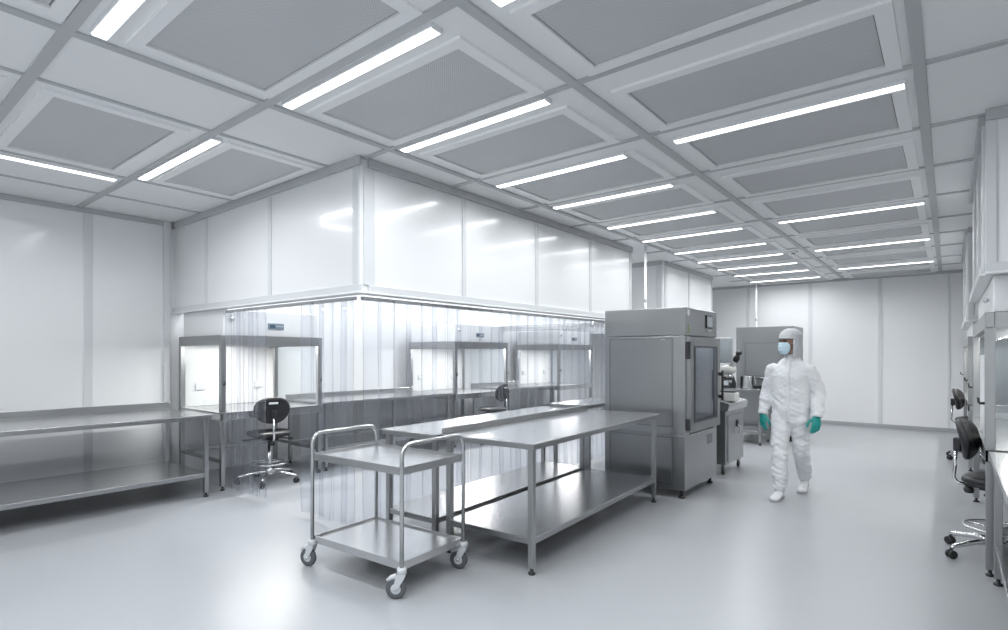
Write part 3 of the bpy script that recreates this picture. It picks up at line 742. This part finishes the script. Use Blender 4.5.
def person():
    t = thing('person', 'person in white hooded coverall, blue face mask and green gloves walking along the aisle', 'person', (-1.30, 6.45, 0))
    # joints, local: +x the person's left, -y forward
    SR, ER, WR = (-.172, .01, 1.365), (-.240, .05, 1.10), (-.262, -.03, .885)
    SL, EL, WL = (.172, .01, 1.365), (.258, .035, 1.11), (.255, -.06, .890)
    HR, KR, AR = (-.09, 0, .86), (-.088, -.10, .50), (-.082, -.11, .12)
    HL, KL, AL = (.09, .0, .86), (.082, .10, .48), (.055, .42, .17)
    mid = lambda a, b, f: tuple(a[i] + (b[i] - a[i]) * f for i in range(3))
    yaw = math.radians(-38)           # head turned to the person's right
    HM = Matrix.Rotation(yaw, 4, 'Z'); hc = Vector((0, -.03, 1.625))
    hp = lambda x, y, z: hc + HM @ Vector((x, y, z))
    # body
    m = MB()
    loft(m, [((0, 0, .84), .15, .10), ((0, 0, 1.0), .145, .10), ((0, 0, 1.2), .16, .10), ((0, .0, 1.34), .125, .08), ((0, 0, 1.41), .065, .06)])
    for S, E, W in ((SR, ER, WR), (SL, EL, WL)): loft(m, [(mid(S, E, .08), .036, .036), (mid(S, E, .5), .042, .042), (E, .038, .038), (mid(E, W, .5), .036, .036), (W, .027, .027)], 14)
    for H, K, A in ((HR, KR, AR), (HL, KL, AL)): loft(m, [(H, .08, .08), (mid(H, K, .5), .07, .07), (K, .052, .052), (mid(K, A, .4), .05, .05), (A, .034, .034)], 14)
    loft(m, [((0, .005, 1.42), .055, .058), ((0, -.005, 1.50), .052, .055), ((0, -.02, 1.56), .05, .055)], 16)
    m.ell(hp(0, .012, .03), .076, .096, .092, 24, HM); m.ell(hp(0, -.03, -.045), .058, .062, .075, 20, HM)
    m.ell(hp(0, -.098, -.02), .015, .02, .028, 12, HM); m.ell(hp(0, -.085, -.035), .02, .02, .014, 12, HM)
    m.ell(hp(0, -.082, .028), .052, .016, .012, 14, HM)
    for s in (-1, 1): m.ell(hp(s * .077, .015, -.005), .012, .022, .032, 12, HM); m.ell(hp(s * .035, -.07, -.02), .022, .02, .022, 12, HM)
    m.ell(hp(0, -.078, -.068), .026, .014, .009, 12, HM); m.ell(hp(0, -.07, -.105), .024, .02, .016, 12, HM)
    remesh(m, .009, 3, t, 'body', 'skin')
    for s in (-1, 1):
        MB().ell(hp(s * .032, -.084, .008), .015, .012, .010, 14, HM).build('eye', 'eye', t)
        MB().tube([hp(s * .014, -.101, .026), hp(s * .034, -.1, .031), hp(s * .055, -.083, .026)], [.004, .006, .003], 8).build('eyebrow', 'eye', t)
    # coverall
    m = MB()
    loft(m, [((0, .01, .80), .17, .13), ((0, .005, .90), .187, .142), ((0, .0, 1.02), .182, .14), ((0, 0, 1.16), .185, .138), ((0, 0, 1.28), .192, .135), ((0, .005, 1.36), .172, .112), ((0, .01, 1.42), .118, .09), ((0, .0, 1.475), .076, .08), ((0, -.005, 1.505), .07, .074)], 32)
    for S, E, W in ((SR, ER, WR), (SL, EL, WL)):
        loft(m, [(S, .062, .07), (mid(S, E, .3), .071, .072), (mid(S, E, .7), .067, .068), (E, .063, .064), (mid(E, W, .4), .06, .059), (mid(E, W, .8), .053, .051), (W, .044, .042)], 20)
    for H, K, A in ((HR, KR, AR), (HL, KL, AL)):
        loft(m, [(H, .103, .122), (mid(H, K, .4), .096, .104), (mid(H, K, .8), .082, .088), (K, .078, .084), (mid(K, A, .4), .075, .08), (mid(K, A, .8), .07, .075), (A, .066, .07)], 22)
    def wr(p):
        limb = 1.0 if (p.z < .82 or abs(p.x) > .2) else .75
        def ridge(a, b, c, o): return (1 - 2.2 * abs(noise.noise(Vector((p.x * a + o, p.y * a, p.z * b + p.x * c))))) 
        d = noise.noise(Vector((p.x * 7, p.y * 7, p.z * 9))) * .010
        d += ridge(6, 17, 9, 0) * .008 * limb + ridge(9, 26, -14, 5) * .0045 * limb
        if p.z < .34 or (abs(p.x) > .2 and p.z < 1.06): d += ridge(5, 34, 4, 9) * .0045
        d -= .006
        return d
    cv = remesh(m, .0085, 5, t, 'coverall', 'cloth', wr)
    me = cv.data
    bvh = BVHTree.FromPolygons([v.co for v in me.vertices], [p.vertices for p in me.polygons])
    # zip flap laid on the coverall front
    zs = [.80 + .02 * k for k in range(35)]; m = MB(); R = []
    for z in zs:
        ring = []
        for x, off in ((-.017, .001), (-.015, .006), (0, .0075), (.015, .006), (.017, .001), (0, -.006)):
            h = bvh.ray_cast(Vector((x, -1, z)), Vector((0, 1, 0)))[0]
            ring.append((x, (h.y if h else -.1) - off, z))
        R.append(ring)
    m.rings(R).build('zip_flap', 'cloth', cv)
    # cuffs
    for W, E in ((WR, ER), (WL, EL)):
        w = Vector(W); d = (w - Vector(E)).normalized()
        MB().tube([w - d * .012, w + d * .0, w + d * .02, w + d * .026], [.049, .052, .049, .042], 18).build('cuff', 'cloth', cv)
    # hood: cap with face opening and a drape to the collar
    m = MB(); NA, NZ = 48, 22; V = {}
    def hood_pt(i, k):
        ph = 2 * PI * i / NA - PI; f = k / NZ; z = .138 - f * .30
        if z > 0: s = math.sqrt(max(0, 1 - (z / .142) ** 2)); s = s ** .85
        else: s = 1 - .30 * min(1, (-z / .16)) ** 1.2
        s *= 1 + .02 * math.sin(ph * 9) * (1 if z < .1 else .3) + .018 * noise.noise(Vector((math.cos(ph) * 4, math.sin(ph) * 4, z * 16)))
        bl = max(0, min(1, (z - .02) / .06)); rx, ry = .092 + .02 * bl, .118 + .012 * bl
        return hp(rx * s * math.sin(ph), .012 - ry * s * math.cos(ph), z + .012)
    for k in range(NZ + 1):
        for i in range(NA): V[i, k] = m.bm.verts.new(hood_pt(i, k))
    for k in range(NZ):
        for i in range(NA):
            ph = abs(2 * PI * (i + .5) / NA - PI); z = .138 - (k + .5) / NZ * .30
            if ph < math.radians(66) and z < .030: continue
            f = m.bm.faces.new((V[i, k], V[(i + 1) % NA, k], V[(i + 1) % NA, k + 1], V[i, k + 1])); f.smooth = True
    bmesh.ops.delete(m.bm, geom=[v for v in m.bm.verts if not v.link_faces], context='VERTS')
    hd = m.build('hood', 'cap', t); sd = hd.modifiers.new('solid', 'SOLIDIFY'); sd.thickness = .005; sd.offset = 0
    # brow band of the cap
    MB().tube([hood_pt(i, 7) + HM @ Vector((0, -.002, 0)) for i in range(14, 35)], .006, 8).build('brow_band', 'cloth', hd)
    # mask with pleats and ear loops
    m = MB(); nu, nv = 18, 12; V = {}
    for v in range(nv + 1):
        for u in range(nu + 1):
            a = (u / nu - .5) * 2 * math.radians(64 - 16 * abs(2 * v / nv - 1) ** 2.5); z = .006 - .126 * v / nv
            b = math.sin(PI * v / nv); r = 1 + .10 * b
            pl = .004 * math.sin(v / nv * PI * 7)
            rad = .082 * (1 - .26 * (v / nv) ** 1.8)
            V[u, v] = m.bm.verts.new(hp(rad * r * math.sin(a), -.02 - (.082 * (1 - .1 * v / nv) * r + .016 * math.cos(a) ** 4 * b + .012 * math.cos(a) + pl) * math.cos(a), z))
    for v in range(nv):
        for u in range(nu):
            f = m.bm.faces.new((V[u, v], V[u + 1, v], V[u + 1, v + 1], V[u, v + 1])); f.smooth = True
    mk = m.build('face_mask', 'mask', t); sd = mk.modifiers.new('solid', 'SOLIDIFY'); sd.thickness = .003
    for s in (-1, 1):
        MB().tube([hp(s * .074, -.045, -.008), hp(s * .092, .0, .005), hp(s * .096, .02, -.015), hp(s * .085, -.005, -.05), hp(s * .062, -.045, -.10)], .002, 6).build('ear_loop', 'white', mk)
    # gloves: palm, four fingers, thumb off the side of the palm
    for side, W, E in ((-1, WR, ER), (1, WL, EL)):
        m = MB(); w = Vector(W)
        dn = (Vector((0, -.12, -1)) if side < 0 else Vector((-.06, -.16, -1))).normalized()
        fw = Vector((-side * .8, -.75, 0)); fw = (fw - dn * fw.dot(dn)).normalized()      # thumb side, forward
        inn = dn.cross(fw).normalized()                                                  # across the palm
        if inn.y < 0: inn = -inn                                                         # palm looks back
        loft(m, [(w - dn * .0, .030, .024), (w + dn * .03, .033, .024), (w + dn * .06, .042, .021), (w + dn * .095, .043, .018)], 18, fw)
        for k, (o, L, r) in enumerate(((.031, .072, .0098), (.010, .080, .0103), (-.011, .073, .0098), (-.031, .057, .0085))):
            b0 = w + dn * .095 + fw * o; cl = .35 + .12 * k
            d1 = (dn + inn * .28 * cl + fw * o * 2).normalized(); d2 = (dn + inn * 1.1 * cl).normalized(); d3 = (dn + inn * 2.0 * cl).normalized()
            p1 = b0 + d1 * L * .42; p2 = p1 + d2 * L * .32; p3 = p2 + d3 * L * .26
            loft(m, [(b0 - dn * .02, r, r), (b0, r, r), (p1, r * 1.03, r), (p2, r * .95, r * .9), (p3, r * .75, r * .7)], 12, fw)
        b0 = w + dn * .035 + fw * .026
        p1 = b0 + (dn * .7 + fw * .75 + inn * .25).normalized() * .04; p2 = p1 + (dn * .95 + fw * .35 + inn * .3).normalized() * .034; p3 = p2 + (dn + fw * .1 + inn * .3).normalized() * .026
        loft(m, [(b0 - fw * .012, .014, .013), (b0, .0135, .013), (p1, .0115, .011), (p2, .0108, .010), (p3, .008, .008)], 12, inn)
        bmesh.ops.scale(m.bm, vec=(1.14, 1.14, 1.14), space=Matrix.Translation(-w), verts=m.bm.verts)
        g = remesh(m, .0035, 3, t, 'glove', 'glove')
        MB().tube([w - dn * .006, w + dn * .012, w + dn * .03], [.044, .043, .036], 18).build('glove_cuff', 'glove', g)
    # overshoes
    for A, heel, toe, lift in ((AR, (-.08, -.035), (-.10, -.315), 0), (AL, (.055, .485), (.052, .235), .075)):
        h = Vector((heel[0], heel[1], 0)); q = Vector((toe[0], toe[1], 0)); d = q - h; m = MB()
        def fp(f, z): return (h.x + d.x * f, h.y + d.y * f, z + lift * max(0, 1 - f / .72))
        sx = Vector((1, 0, 0))
        loft(m, [(fp(.07, .047), .036, .040), (fp(.25, .05), .042, .045), (fp(.5, .043), .045, .038), (fp(.72, .034), .05, .03), (fp(.9, .028), .044, .024), (fp(.97, .025), .03, .018)], 18, sx)
        loft(m, [(fp(.2, .08), .05, .055), (Vector(A) + Vector((0, 0, .0)), .058, .06), (Vector(A) + Vector((0, 0, .05)), .062, .062)], 18, sx)
        s = remesh(m, .006, 3, t, 'overshoe', 'cloth', lambda p: .0035 * noise.noise(p * 26))
        mm = MB(); R = []
        for f, wd in ((.0, .02), (.04, .034), (.2, .040), (.5, .040), (.72, .049), (.9, .043), (.99, .02)):
            c = Vector(fp(f, .0))
            R.append([c + Vector((-wd, 0, .001)), c + Vector((wd, 0, .001)), c + Vector((wd * .98, 0, .016)), c + Vector((-wd * .98, 0, .016))])
        mm.rings(R, smooth=False).build('sole', 'skirt', s)
person()

# ------------------------------------------------------------------ camera, world, view
F = 556.0
cd = bpy.data.cameras.new('camera'); cam = bpy.data.objects.new('camera', cd); C.objects.link(cam)
cd.sensor_width = 36; cd.sensor_fit = 'HORIZONTAL'; cd.lens = F / 1008 * 36
cd.shift_y = (355 - 315) / 1008; cd.clip_start = .05
cam.location = (0, 0, 1.5); cam.rotation_euler = (PI / 2, 0, math.atan(445 / 556))
scn.camera = cam
w = bpy.data.worlds.new('world'); scn.world = w; w.use_nodes = True
w.node_tree.nodes['Background'].inputs[0].default_value = (.6, .65, .7, 1); w.node_tree.nodes['Background'].inputs[1].default_value = .3
scn.view_settings.view_transform = 'Standard'; scn.view_settings.look = 'None'; scn.view_settings.gamma = 1
scn.view_settings.use_curve_mapping = False; scn.view_settings.exposure = 0.12
cy = scn.cycles
cy.max_bounces = 10; cy.diffuse_bounces = 5; cy.glossy_bounces = 4; cy.transparent_max_bounces = 48
cy.use_denoising = True; cy.sample_clamp_indirect = 3; cy.caustics_reflective = False; cy.caustics_refractive = False
